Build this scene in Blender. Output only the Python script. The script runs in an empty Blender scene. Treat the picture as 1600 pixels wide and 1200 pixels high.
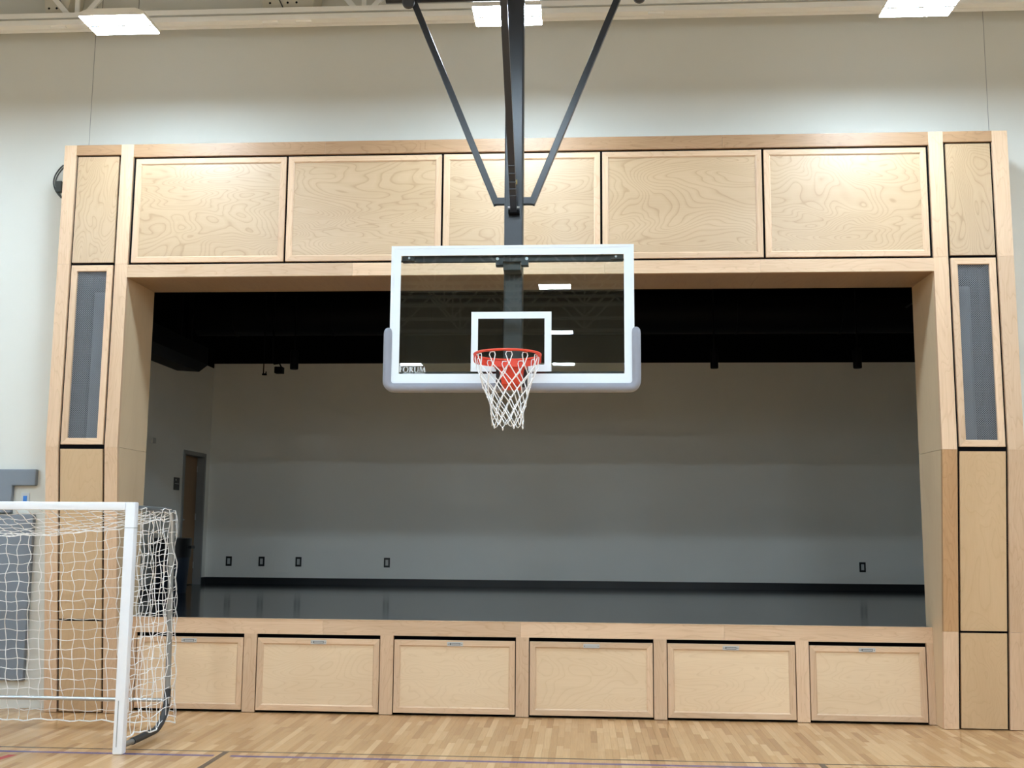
import bpy, bmesh, math, random
from mathutils import Vector, Matrix

random.seed(7)
sc = bpy.context.scene
COL = sc.collection

# ------------------------------------------------------------------ camera
cam_d = bpy.data.cameras.new('camera')
cam_d.sensor_width = 36.0
cam_d.lens = 1686.6 / 1600 * 36.0
cam_d.clip_end = 200
cam = bpy.data.objects.new('camera', cam_d)
COL.objects.link(cam)
CAM = Vector((0.5336, -10.2502, 1.8161))
FW = Vector((-0.06488, 0.98910, 0.13221)).normalized()
RT = Vector((0.99789, 0.06446, 0.00746))
RT = (RT - FW * RT.dot(FW)).normalized()
UP = RT.cross(FW)
M = Matrix.Identity(4)
for i in range(3):
    M[i][0], M[i][1], M[i][2], M[i][3] = RT[i], UP[i], -FW[i], CAM[i]
cam.matrix_world = M
sc.camera = cam

# ------------------------------------------------------------------ world, exposure
w = bpy.data.worlds.new('world')
sc.world = w
w.use_nodes = True
w.node_tree.nodes['Background'].inputs[0].default_value = (0, 0, 0, 1)
w.node_tree.nodes['Background'].inputs[1].default_value = 0.0
sc.view_settings.view_transform = 'Standard'
sc.view_settings.look = 'None'
sc.view_settings.exposure = 0.0
sc.view_settings.gamma = 1.0
sc.view_settings.use_curve_mapping = False
LAMP_POWER = 158.0
LAMP_TINT = (0.76, 0.955, 1.12)
try:
    sc.cycles.max_bounces = 10
    sc.cycles.diffuse_bounces = 5
    sc.cycles.use_denoising = True
    sc.cycles.caustics_reflective = False
    sc.cycles.caustics_refractive = False
    sc.cycles.sample_clamp_indirect = 6.0
except Exception:
    pass


# ------------------------------------------------------------------ materials
def newmat(name):
    m = bpy.data.materials.new(name)
    m.use_nodes = True
    nt = m.node_tree
    return m, nt, nt.nodes['Principled BSDF']


def simple(name, col, rough=0.5, metal=0.0, spec=0.5, noise=0.0, nscale=8.0, bump=0.0, coat=0.0):
    m, nt, b = newmat(name)
    b.inputs['Base Color'].default_value = (*col, 1)
    b.inputs['Roughness'].default_value = rough
    b.inputs['Metallic'].default_value = metal
    b.inputs['Specular IOR Level'].default_value = spec
    b.inputs['Coat Weight'].default_value = coat
    if noise or bump:
        tc = nt.nodes.new('ShaderNodeTexCoord')
        n = nt.nodes.new('ShaderNodeTexNoise')
        n.inputs['Scale'].default_value = nscale
        n.inputs['Detail'].default_value = 3
        nt.links.new(tc.outputs['Object'], n.inputs['Vector'])
        if noise:
            mx = nt.nodes.new('ShaderNodeMix'); mx.data_type = 'RGBA'
            mx.inputs[6].default_value = (*[c * (1 - noise) for c in col], 1)
            mx.inputs[7].default_value = (*[min(1, c * (1 + noise)) for c in col], 1)
            nt.links.new(n.outputs[0], mx.inputs[0])
            nt.links.new(mx.outputs[2], b.inputs['Base Color'])
        if bump:
            bp = nt.nodes.new('ShaderNodeBump')
            bp.inputs['Strength'].default_value = bump
            bp.inputs['Distance'].default_value = 0.01
            nt.links.new(n.outputs[0], bp.inputs['Height'])
            nt.links.new(bp.outputs[0], b.inputs['Normal'])
    return m


def math_node(nt, op, a, bval=None):
    n = nt.nodes.new('ShaderNodeMath'); n.operation = op
    if hasattr(a, 'links'):
        nt.links.new(a, n.inputs[0])
    else:
        n.inputs[0].default_value = a
    if bval is not None:
        if hasattr(bval, 'links'):
            nt.links.new(bval, n.inputs[1])
        else:
            n.inputs[1].default_value = bval
    return n.outputs[0]


def wood(name, light, dark, axis, figure=0.5, rings=10.0, stretch=0.16, scale=2.6, rough=0.38, vary=0.10, fine=0.25, spec=0.4):
    """procedural veneer: contour lines of a stretched noise along the grain axis"""
    m, nt, b = newmat(name)
    tc = nt.nodes.new('ShaderNodeTexCoord')
    oi = nt.nodes.new('ShaderNodeObjectInfo')
    off = nt.nodes.new('ShaderNodeVectorMath'); off.operation = 'MULTIPLY_ADD'
    cmb = nt.nodes.new('ShaderNodeCombineXYZ')
    for k in range(3):
        nt.links.new(oi.outputs['Random'], cmb.inputs[k])
    nt.links.new(cmb.outputs[0], off.inputs[0])
    off.inputs[1].default_value = (31.0, 17.0, 53.0)
    nt.links.new(tc.outputs['Object'], off.inputs[2])
    mp = nt.nodes.new('ShaderNodeMapping')
    s = [1.0, 1.0, 1.0]; s['xyz'.index(axis)] = stretch * 2.2
    mp.inputs['Scale'].default_value = s
    nt.links.new(off.outputs[0], mp.inputs['Vector'])
    n1 = nt.nodes.new('ShaderNodeTexNoise')
    n1.inputs['Scale'].default_value = scale
    n1.inputs['Detail'].default_value = 2.2
    n1.inputs['Roughness'].default_value = 0.45
    n1.inputs['Distortion'].default_value = 0.5
    nt.links.new(mp.outputs[0], n1.inputs['Vector'])
    fr = math_node(nt, 'FRACT', math_node(nt, 'MULTIPLY', n1.outputs[0], rings * 2.0))
    rp = nt.nodes.new('ShaderNodeValToRGB')
    e = rp.color_ramp.elements
    e[0].position = 0.0; e[0].color = (0.15, 0.15, 0.15, 1)
    e[1].position = 1.0; e[1].color = (1, 1, 1, 1)
    for pos, v in ((0.5, 0.05), (0.82, 0.35), (0.94, 1.0)):
        x = e.new(pos); x.color = (v, v, v, 1)
    e[-1].color = (0.2, 0.2, 0.2, 1)
    nt.links.new(fr, rp.inputs[0])
    # fine fibre streaks
    mp2 = nt.nodes.new('ShaderNodeMapping')
    s2 = [70.0, 70.0, 70.0]; s2['xyz'.index(axis)] = 2.5
    mp2.inputs['Scale'].default_value = s2
    nt.links.new(off.outputs[0], mp2.inputs['Vector'])
    n2 = nt.nodes.new('ShaderNodeTexNoise'); n2.inputs['Scale'].default_value = 1.0
    n2.inputs['Detail'].default_value = 2
    nt.links.new(mp2.outputs[0], n2.inputs['Vector'])
    # broad sapwood/heartwood drift
    mp3 = nt.nodes.new('ShaderNodeMapping')
    s3 = [3.0, 3.0, 3.0]; s3['xyz'.index(axis)] = 0.5
    mp3.inputs['Scale'].default_value = s3
    nt.links.new(off.outputs[0], mp3.inputs['Vector'])
    n3 = nt.nodes.new('ShaderNodeTexNoise'); n3.inputs['Scale'].default_value = 1.0
    nt.links.new(mp3.outputs[0], n3.inputs['Vector'])
    a = math_node(nt, 'MULTIPLY', rp.outputs[0], figure)
    f2 = math_node(nt, 'MULTIPLY', math_node(nt, 'SUBTRACT', n2.outputs[0], 0.35), fine)
    f3 = math_node(nt, 'MULTIPLY', math_node(nt, 'SUBTRACT', n3.outputs[0], 0.4), 0.8)
    t = math_node(nt, 'ADD', math_node(nt, 'ADD', a, f2), f3)
    t.node.use_clamp = True
    mx = nt.nodes.new('ShaderNodeMix'); mx.data_type = 'RGBA'
    mx.inputs[6].default_value = (*light, 1); mx.inputs[7].default_value = (*dark, 1)
    nt.links.new(t, mx.inputs[0])
    hs = nt.nodes.new('ShaderNodeHueSaturation')
    rnd = math_node(nt, 'FRACT', math_node(nt, 'MULTIPLY', oi.outputs['Random'], 7.31))
    val = math_node(nt, 'MULTIPLY_ADD', rnd, vary)
    val.node.inputs[2].default_value = 1.0 - vary * 0.6
    nt.links.new(val, hs.inputs['Value'])
    nt.links.new(mx.outputs[2], hs.inputs['Color'])
    nt.links.new(hs.outputs[0], b.inputs['Base Color'])
    b.inputs['Roughness'].default_value = rough
    b.inputs['Specular IOR Level'].default_value = spec
    return m


BIRCH_L, BIRCH_D = (0.56, 0.385, 0.225), (0.38, 0.235, 0.115)
MAPLE_L, MAPLE_D = (0.72, 0.505, 0.335), (0.48, 0.285, 0.155)
MT = {}
MT['ply_h'] = wood('birch_plywood_h', BIRCH_L, BIRCH_D, 'x', figure=0.7, rings=20, vary=0.06, scale=2.2, rough=0.38, spec=1.0)
MT['ply_v'] = wood('birch_plywood_v', BIRCH_L, BIRCH_D, 'z', figure=0.7, rings=20, vary=0.06, scale=2.6, rough=0.38, spec=1.0)
MT['plain_h'] = wood('plain_plywood_h', (0.80, 0.60, 0.395), (0.62, 0.42, 0.24), 'x', figure=0.32, rings=16, vary=0.07)
MT['plain_v'] = wood('plain_plywood_v', (0.63, 0.435, 0.255), (0.47, 0.30, 0.155), 'z', figure=0.25, rings=12, vary=0.07)
MT['maple_h'] = wood('maple_board_h', MAPLE_L, MAPLE_D, 'x', figure=0.32, rings=9, scale=5, stretch=0.08, vary=0.20, fine=0.5)
MT['maple_v'] = wood('maple_board_v', MAPLE_L, MAPLE_D, 'z', figure=0.32, rings=9, scale=5, stretch=0.08, vary=0.20, fine=0.5)
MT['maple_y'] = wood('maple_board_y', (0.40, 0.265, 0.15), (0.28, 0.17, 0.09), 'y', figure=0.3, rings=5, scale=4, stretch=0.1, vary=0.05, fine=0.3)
MT['brown_h'] = wood('brown_heartwood_h', (0.46, 0.275, 0.15), (0.28, 0.15, 0.07), 'x', figure=0.5, rings=10, scale=5, stretch=0.1, vary=0.30, fine=0.5)
MT['amber_v'] = wood('amber_heartwood_v', (0.56, 0.33, 0.165), (0.38, 0.20, 0.09), 'z', figure=0.4, rings=8, scale=5, stretch=0.1, vary=0.1, fine=0.5)
MT['reveal'] = wood('reveal_veneer', (0.70, 0.53, 0.34), (0.54, 0.37, 0.21), 'z', figure=0.15, rings=4, scale=2, vary=0.03, fine=0.3)
MT['door_wood'] = wood('door_veneer', (0.30, 0.18, 0.09), (0.22, 0.12, 0.055), 'z', figure=0.3, rings=5)
MT['wall'] = simple('cream_wall_paint', (0.67, 0.665, 0.61), 0.75, spec=0.25, noise=0.015, nscale=1.5, bump=0.02)
MT['stage_wall_brightened'] = simple('cream_wall_paint_brightened', (0.91, 0.895, 0.84), 0.8, spec=0.2, noise=0.015, nscale=1.5)  # the hall's cream paint, lightened in colour to brighten the dim stage
MT['ceiling'] = simple('roof_deck_paint', (0.36, 0.355, 0.335), 0.8, noise=0.04, nscale=3)
MT['black'] = simple('matte_black', (0.004, 0.004, 0.005), 0.9, spec=0.1)
MT['blackpaint'] = simple('black_ceiling_paint', (0.0022, 0.0022, 0.003), 0.9, spec=0.04)
MT['ductblack'] = simple('black_painted_duct', (0.0028, 0.0028, 0.0042), 0.6, spec=0.12)
MT['blackboard_base'] = simple('black_rubber_base', (0.008, 0.009, 0.011), 0.4)
MT['steel_black'] = simple('black_enamel_steel', (0.013, 0.016, 0.022), 0.30, spec=0.6, noise=0.1, nscale=30)
MT['steel_dark'] = simple('dark_grey_steel', (0.035, 0.037, 0.04), 0.45)
MT['steel'] = simple('galvanised_steel', (0.52, 0.54, 0.56), 0.32, metal=0.9, noise=0.05, nscale=40)
MT['pull_steel'] = simple('satin_steel_pull', (0.55, 0.55, 0.55), 0.4, metal=0.7)
MT['alu_white'] = simple('white_enamel_aluminium', (0.80, 0.86, 0.92), 0.35)
MT['goal_white'] = simple('white_powder_coat', (0.86, 0.88, 0.92), 0.3, noise=0.02, nscale=20)
MT['goal_grey'] = simple('grey_tube', (0.30, 0.31, 0.31), 0.35, metal=0.6)
MT['foam'] = simple('dark_foam_sleeve', (0.035, 0.035, 0.036), 0.6)
MT['net_white'] = simple('white_twine', (0.85, 0.85, 0.86), 0.7)
MT['net_cream'] = simple('goal_twine', (0.92, 0.91, 0.90), 0.8)
MT['stripe'] = simple('white_glass_paint', (0.80, 0.87, 0.92), 0.3)
MT['rim_red'] = simple('orange_red_enamel', (0.72, 0.055, 0.022), 0.35, noise=0.05, nscale=30)
MT['pad_grey'] = simple('grey_urethane_padding', (0.27, 0.28, 0.33), 0.5)
MT['vinyl'] = simple('grey_vinyl_pad', (0.19, 0.215, 0.25), 0.45, noise=0.06, nscale=3, bump=0.15)
MT['white_metal'] = simple('white_steel_paint', (0.92, 0.90, 0.85), 0.45)
MT['beige_metal'] = simple('beige_duct_paint', (0.62, 0.57, 0.46), 0.5)
MT['niche'] = simple('niche_dark_board', (0.025, 0.028, 0.036), 0.7)
MT['speaker_grey'] = simple('grey_speaker_cloth', (0.17, 0.185, 0.21), 0.7, noise=0.2, nscale=3)
MT['wire'] = simple('blackened_wire', (0.27, 0.285, 0.31), 0.5, metal=0.2)
MT['cable'] = simple('dark_cable', (0.05, 0.055, 0.05), 0.5)
MT['bin_black'] = simple('black_bin_liner', (0.006, 0.006, 0.008), 0.35)
MT['bin_navy'] = simple('navy_bin_plastic', (0.014, 0.022, 0.04), 0.4)
MT['jamb'] = simple('grey_door_frame', (0.27, 0.275, 0.27), 0.5)
MT['plate_dark'] = simple('black_outlet_plate', (0.01, 0.01, 0.01), 0.4)
MT['plate_pale'] = simple('pale_outlet_insert', (0.55, 0.55, 0.53), 0.5)
MT['plate_steel'] = simple('steel_switch_plate', (0.6, 0.62, 0.64), 0.35, metal=0.6)
MT['blue'] = simple('blue_indicator', (0.05, 0.22, 0.65), 0.4)
MT['sign'] = simple('black_sign', (0.01, 0.01, 0.012), 0.4)
MT['sign_white'] = simple('white_sign_print', (0.6, 0.6, 0.6), 0.5)
MT['yellow_tag'] = simple('brass_tag', (0.55, 0.42, 0.12), 0.4, metal=0.5)
MT['line_blue'] = simple('blue_court_paint', (0.055, 0.045, 0.20), 0.22)
MT['line_black'] = simple('black_court_paint', (0.035, 0.03, 0.032), 0.22)
MT['line_red'] = simple('red_court_paint', (0.50, 0.05, 0.04), 0.22)


def stage_floor_mat():
    m, nt, b = newmat('black_stage_floor')
    b.inputs['Base Color'].default_value = (0.018, 0.02, 0.022, 1)
    b.inputs['Roughness'].default_value = 0.13
    b.inputs['Specular IOR Level'].default_value = 0.9
    tc = nt.nodes.new('ShaderNodeTexCoord')
    mp = nt.nodes.new('ShaderNodeMapping'); mp.inputs['Scale'].default_value = (0.25, 1.1, 1)
    n = nt.nodes.new('ShaderNodeTexNoise'); n.inputs['Scale'].default_value = 1.0
    bp = nt.nodes.new('ShaderNodeBump'); bp.inputs['Strength'].default_value = 0.12; bp.inputs['Distance'].default_value = 0.02
    nt.links.new(tc.outputs['Object'], mp.inputs[0]); nt.links.new(mp.outputs[0], n.inputs['Vector'])
    nt.links.new(n.outputs[0], bp.inputs['Height']); nt.links.new(bp.outputs[0], b.inputs['Normal'])
    return m


MT['stage_floor'] = stage_floor_mat()


def plank_mat():
    m, nt, b = newmat('maple_gym_plank')
    at = nt.nodes.new('ShaderNodeAttribute'); at.attribute_name = 'tone'
    rp = nt.nodes.new('ShaderNodeValToRGB')
    e = rp.color_ramp.elements
    e[0].position = 0.0; e[0].color = (0.36, 0.19, 0.082, 1)
    e[1].position = 1.0; e[1].color = (0.62, 0.39, 0.20, 1)
    x = e.new(0.5); x.color = (0.49, 0.278, 0.126, 1)
    nt.links.new(at.outputs['Fac'], rp.inputs[0])
    tc = nt.nodes.new('ShaderNodeTexCoord')
    geo = nt.nodes.new('ShaderNodeNewGeometry')
    mp = nt.nodes.new('ShaderNodeMapping'); mp.inputs['Scale'].default_value = (90, 3, 1)
    nt.links.new(geo.outputs['Position'], mp.inputs[0])
    n = nt.nodes.new('ShaderNodeTexNoise'); n.inputs['Scale'].default_value = 1.0; n.inputs['Detail'].default_value = 3
    nt.links.new(mp.outputs[0], n.inputs['Vector'])
    hs = nt.nodes.new('ShaderNodeHueSaturation')
    v = math_node(nt, 'MULTIPLY_ADD', n.outputs[0], 0.35); v.node.inputs[2].default_value = 0.82
    nt.links.new(v, hs.inputs['Value']); nt.links.new(rp.outputs[0], hs.inputs['Color'])
    nt.links.new(hs.outputs[0], b.inputs['Base Color'])
    b.inputs['Roughness'].default_value = 0.24
    b.inputs['Specular IOR Level'].default_value = 0.45
    return m


MT['plank'] = plank_mat()


def gym_floor_mat():
    m, nt, b = newmat('maple_gym_floor_far')
    tc = nt.nodes.new('ShaderNodeTexCoord')
    mp = nt.nodes.new('ShaderNodeMapping'); mp.inputs['Rotation'].default_value = (0, 0, math.pi / 2)
    br = nt.nodes.new('ShaderNodeTexBrick')
    br.inputs['Color1'].default_value = (0.42, 0.23, 0.10, 1); br.inputs['Color2'].default_value = (0.64, 0.41, 0.215, 1)
    br.inputs['Mortar'].default_value = (0.25, 0.13, 0.06, 1)
    br.inputs['Scale'].default_value = 1.0; br.inputs['Mortar Size'].default_value = 0.0006
    br.inputs['Brick Width'].default_value = 0.7; br.inputs['Row Height'].default_value = 0.0572
    nt.links.new(tc.outputs['Object'], mp.inputs[0]); nt.links.new(mp.outputs[0], br.inputs['Vector'])
    nt.links.new(br.outputs[0], b.inputs['Base Color'])
    b.inputs['Roughness'].default_value = 0.24
    return m


MT['gym_floor'] = gym_floor_mat()


def glass_mat():
    m = bpy.data.materials.new('tempered_glass'); m.use_nodes = True
    nt = m.node_tree; nt.nodes.clear()
    out = nt.nodes.new('ShaderNodeOutputMaterial')
    tr = nt.nodes.new('ShaderNodeBsdfTransparent'); tr.inputs[0].default_value = (0.93, 0.965, 0.96, 1)
    gl = nt.nodes.new('ShaderNodeBsdfGlossy'); gl.inputs['Roughness'].default_value = 0.005
    gl.inputs['Color'].default_value = (0.95, 1.0, 1.0, 1)
    fr = nt.nodes.new('ShaderNodeFresnel'); fr.inputs['IOR'].default_value = 1.5
    mx = nt.nodes.new('ShaderNodeMixShader')
    nt.links.new(fr.outputs[0], mx.inputs[0]); nt.links.new(tr.outputs[0], mx.inputs[1]); nt.links.new(gl.outputs[0], mx.inputs[2])
    nt.links.new(mx.outputs[0], out.inputs[0])
    return m


MT['glass'] = glass_mat()


def lamp_mat():
    m = bpy.data.materials.new('lit_led_lens'); m.use_nodes = True
    nt = m.node_tree; nt.nodes.clear()
    out = nt.nodes.new('ShaderNodeOutputMaterial')
    em = nt.nodes.new('ShaderNodeEmission')
    em.inputs[0].default_value = (*LAMP_TINT, 1); em.inputs[1].default_value = LAMP_POWER
    nt.links.new(em.outputs[0], out.inputs[0])
    return m


MT['lamp'] = lamp_mat()

# ------------------------------------------------------------------ mesh helpers
WORLD = {}


class MB:
    def __init__(self):
        self.v, self.f = [], []

    def add(self, verts, faces):
        n = len(self.v)
        self.v += [tuple(p) for p in verts]
        self.f += [tuple(i + n for i in q) for q in faces]
        return self

    def box(self, x0, x1, y0, y1, z0, z1):
        vs = [(x0, y0, z0), (x1, y0, z0), (x1, y1, z0), (x0, y1, z0), (x0, y0, z1), (x1, y0, z1), (x1, y1, z1), (x0, y1, z1)]
        return self.add(vs, [(0, 3, 2, 1), (4, 5, 6, 7), (0, 1, 5, 4), (1, 2, 6, 5), (2, 3, 7, 6), (3, 0, 4, 7)])

    def prism(self, poly, a0, a1, axis='x'):
        """poly: 2-D points; axis x -> (y,z), axis y -> (x,z), axis z -> (x,y)"""
        def P(p, a):
            return {'x': (a, p[0], p[1]), 'y': (p[0], a, p[1]), 'z': (p[0], p[1], a)}[axis]
        n = len(poly)
        vs = [P(p, a0) for p in poly] + [P(p, a1) for p in poly]
        fs = [tuple(range(n))[::-1], tuple(range(n, 2 * n))]
        fs += [(i, (i + 1) % n, n + (i + 1) % n, n + i) for i in range(n)]
        return self.add(vs, fs)

    def tube(self, pts, r, n=8, closed=False, r2=None):
        pts = [Vector(p) for p in pts]
        m = len(pts)
        rings = []
        prev = None
        for i, p in enumerate(pts):
            if closed:
                t = pts[(i + 1) % m] - pts[i - 1]
            else:
                t = pts[min(i + 1, m - 1)] - pts[max(i - 1, 0)]
            t.normalize()
            if prev is None:
                a = Vector((0, 0, 1)) if abs(t.z) < 0.9 else Vector((0, 1, 0))
                u = t.cross(a).normalized()
            else:
                u = (prev - t * prev.dot(t))
                u = u.normalized() if u.length > 1e-6 else t.orthogonal().normalized()
            prev = u
            v = t.cross(u)
            rr = r if r2 is None else r + (r2 - r) * i / (m - 1)
            rings.append([p + (u * math.cos(2 * math.pi * (k + .5) / n) + v * math.sin(2 * math.pi * (k + .5) / n)) * rr for k in range(n)])
        base = len(self.v)
        for rg in rings:
            self.v += [tuple(q) for q in rg]
        for i in range(m if closed else m - 1):
            j = (i + 1) % m
            for k in range(n):
                k2 = (k + 1) % n
                self.f.append((base + i * n + k, base + i * n + k2, base + j * n + k2, base + j * n + k))
        if not closed:
            self.f.append(tuple(base + k for k in range(n))[::-1])
            self.f.append(tuple(base + (m - 1) * n + k for k in range(n)))
        return self

    def bar(self, a, b, wx, wz, up=(0, 0, 1)):
        """rectangular bar from a to b, wx wide, wz thick"""
        a, b = Vector(a), Vector(b)
        t = (b - a).normalized()
        s = t.cross(Vector(up)).normalized()
        q = s.cross(t)
        vs = []
        for p in (a, b):
            for i, j in ((-1, -1), (1, -1), (1, 1), (-1, 1)):
                vs.append(p + s * (i * wx / 2) + q * (j * wz / 2))
        return self.add(vs, [(3, 2, 1, 0), (4, 5, 6, 7), (0, 1, 5, 4), (1, 2, 6, 5), (2, 3, 7, 6), (3, 0, 4, 7)])

    def lathe(self, prof, c, n=24, axis='z'):
        """prof: (radius, height) list, closed on both ends"""
        base = len(self.v)
        for r, h in prof:
            for k in range(n):
                a = 2 * math.pi * k / n
                if axis == 'z':
                    self.v.append((c[0] + r * math.cos(a), c[1] + r * math.sin(a), c[2] + h))
                elif axis == 'y':
                    self.v.append((c[0] + r * math.cos(a), c[1] + h, c[2] + r * math.sin(a)))
                else:
                    self.v.append((c[0] + h, c[1] + r * math.cos(a), c[2] + r * math.sin(a)))
        for i in range(len(prof) - 1):
            for k in range(n):
                k2 = (k + 1) % n
                self.f.append((base + i * n + k, base + i * n + k2, base + (i + 1) * n + k2, base + (i + 1) * n + k))
        self.f.append(tuple(base + k for k in range(n))[::-1])
        self.f.append(tuple(base + (len(prof) - 1) * n + k for k in range(n)))
        return self

    def build(self, name, mat, parent=None, smooth=False, bevel=0.0, origin=None, tone=None):
        xs, ys, zs = zip(*self.v)
        if origin is None:
            origin = ((min(xs) + max(xs)) / 2, (min(ys) + max(ys)) / 2, min(zs))
        o = Vector(origin)
        me = bpy.data.meshes.new(name)
        me.from_pydata([tuple(Vector(p) - o) for p in self.v], [], self.f)
        bm = bmesh.new(); bm.from_mesh(me)
        bmesh.ops.recalc_face_normals(bm, faces=bm.faces)
        if bevel:
            bmesh.ops.bevel(bm, geom=[e for e in bm.edges if len(e.link_faces) == 2 and e.calc_face_angle(0) > 0.5],
                            offset=bevel, segments=2, affect='EDGES', profile=0.6)
        bm.to_mesh(me); bm.free()
        if smooth:
            for p in me.polygons:
                p.use_smooth = True
            try:
                me.set_sharp_from_angle(angle=math.radians(42))
            except Exception:
                pass
        if tone is not None:
            att = me.attributes.new('tone', 'FLOAT', 'FACE')
            if isinstance(tone, (int, float)):
                att.data.foreach_set('value', [tone] * len(me.polygons))
            else:
                att.data.foreach_set('value', tone)
        me.materials.append(MT[mat] if isinstance(mat, str) else mat)
        ob = bpy.data.objects.new(name, me)
        COL.objects.link(ob)
        if parent is not None:
            ob.parent = parent
            ob.location = o - WORLD[parent.name]
        else:
            ob.location = o
        WORLD[ob.name] = o
        return ob


def tag(o, label=None, cat=None, group=None, kind=None):
    if label: o['label'] = label
    if cat: o['category'] = cat
    if group: o['group'] = group
    if kind: o['kind'] = kind
    return o


def thing(name, loc, label, cat, group=None, kind=None):
    e = bpy.data.objects.new(name, None)
    e.empty_display_size = 0.1
    e.location = loc
    COL.objects.link(e)
    WORLD[e.name] = Vector(loc)
    return tag(e, label, cat, group, kind)


def copy_tree(o, loc, label=None, group=None, parent=None):
    c = o.copy(); COL.objects.link(c); c.parent = parent
    if loc is not None: c.location = loc
    if label: c['label'] = label
    if group: c['group'] = group
    for ch in list(o.children):
        copy_tree(ch, None, parent=c)
    return c


def struct(mb, name, mat, **k):
    return tag(mb.build(name, mat, **k), kind='structure')


# ------------------------------------------------------------------ main dimensions (metres)
GX0, GX1, GY0 = -13.0, 12.9, -27.6          # gym hall
WALL_Y, WALL_T = 0.50, 0.20                # wall that holds the stage opening
CEIL = 8.9
OXL, OXR, OZ = -3.993, 3.869, 4.2635       # clear opening
YREV = 0.702                               # back edge of the wooden reveal
CLX, CRX = -4.715, 4.612                   # outer edges of the two columns
ZTOP, ZSEAM = 5.640, 2.570
YST, ZST = 0.507, 0.9036                   # stage front plane, stage floor level
SXL, SXR, SYB, SZC = -5.46, 6.30, 6.82, 5.60   # stage room


def sy(z):
    """front plane of the columns: upright above the seam, leaning back to the floor below it"""
    return 0.0 if z >= ZSEAM else 0.30 * (1 - z / ZSEAM)


# ------------------------------------------------------------------ gym shell
PX0, PX1, PY0, PY1 = -5.26, 5.26, -2.70, WALL_Y      # floor area laid plank by plank
fl = MB()
fl.box(GX0, GX1, GY0, PY0, -0.12, 0.0)
fl.box(GX0, PX0, PY0, WALL_Y + .1, -0.12, 0.0)
fl.box(PX1, GX1, PY0, WALL_Y + .1, -0.12, 0.0)
fl.box(PX0, PX1, PY0, WALL_Y + .1, -0.12, -0.006)
floor = struct(fl, 'floor', 'gym_floor', origin=(0, 0, 0))
tag(floor, 'honey coloured maple gym floor of narrow strips running toward the stage', 'floor')

PW = 0.0572
planks = []
nrow = int((PX1 - PX0) / PW)
for i in range(nrow):
    x0 = PX0 + i * (PX1 - PX0) / nrow
    x1 = PX0 + (i + 1) * (PX1 - PX0) / nrow
    y = PY0
    first = True
    while y < PY1 - 0.02:
        L = random.choice((0.28, 0.4, 0.5, 0.62, 0.75, 0.95)) * random.uniform(0.85, 1.15)
        if first:
            L *= random.random(); first = False
            if L < 0.08: L = 0.08
        y1 = min(PY1, y + L)
        if PY1 - y1 < 0.06: y1 = PY1
        planks.append((x0 + .0004, x1 - .0004, y + .0004, y1 - .0004, min(1, max(0, random.gauss(0.5, 0.24)))))
        y = y1


def px(p):
    d = Vector(p) - CAM
    z = d.dot(FW)
    return 800 + 1686.6 * d.dot(RT) / z, 600 - 1686.6 * d.dot(UP) / z


def vis_area(q):
    x0, x1, y0, y1, t = q
    a, b = px(((x0 + x1) / 2, y0, 0)), px(((x0 + x1) / 2, y1, 0))
    bot, top = min(1200, a[1]), max(0, b[1])
    if bot <= top or not (0 < b[0] < 1600): return 0
    if y1 > 0.3 and not (OXL < x0 < OXR): bot -= 4
    return (bot - top) * (x1 - x0) * 1686 / ((y0 + y1) / 2 - CAM.y)


planks.sort(key=vis_area, reverse=True)
rest, tones = MB(), []
for i, q in enumerate(planks):
    x0, x1, y0, y1, t = q
    z0, z1 = -0.0055, random.uniform(-0.0002, 0.0)
    vs = [(x0, y0, z0), (x1, y0, z0), (x1, y1, z0), (x0, y1, z0), (x0, y0, z1), (x1, y0, z1), (x1, y1, z1), (x0, y1, z1)]
    fs = [(4, 5, 6, 7), (0, 1, 5, 4), (1, 2, 6, 5), (2, 3, 7, 6), (3, 0, 4, 7)]
    if i < 300:
        me = bpy.data.meshes.new('plank')
        cx, cy = (x0 + x1) / 2, (y0 + y1) / 2
        me.from_pydata([(a - cx, b - cy, c) for a, b, c in vs], [], fs)
        att = me.attributes.new('tone', 'FLOAT', 'FACE'); att.data.foreach_set('value', [t] * 5)
        me.materials.append(MT['plank'])
        ob = bpy.data.objects.new('plank', me); COL.objects.link(ob)
        ob.parent = floor; ob.location = (cx, cy, 0)
    else:
        rest.add(vs, fs); tones += [t] * 5
ob = rest.build('planks', 'plank', floor, origin=(0, 0, 0), tone=tones)
tag(ob, kind='stuff')


def court(x0, x1, y0, y1, mat, lab):
    o = MB().box(x0, x1, y0, y1, -0.0003, 0.0006).build('court_line', mat, floor)
    o['label'] = lab


YBL, YKL = -1.502, -1.335
court(-8.5, -2.40, YBL - .025, YBL + .025, 'line_blue', 'dark blue court line left of the gap')
court(-2.265, 8.5, YBL - .025, YBL + .025, 'line_blue', 'dark blue court line right of the gap')
court(-8.5, 8.5, YKL - .013, YKL + .013, 'line_black', 'thin black court line nearest the stage')
court(-2.375, -2.325, -14.0, YKL - .013, 'line_black', 'black side line left of the hoop')
court(2.375, 2.425, -14.0, YKL - .013, 'line_black', 'black side line right of the hoop')
o = MB().prism([(-4.02, -1.63), (-3.95, -1.63), (-4.10, -2.4), (-4.17, -2.4)], -0.0003, 0.0006, 'z').build('court_line', 'line_red', floor)
o['label'] = 'red court line at the left'

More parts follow.
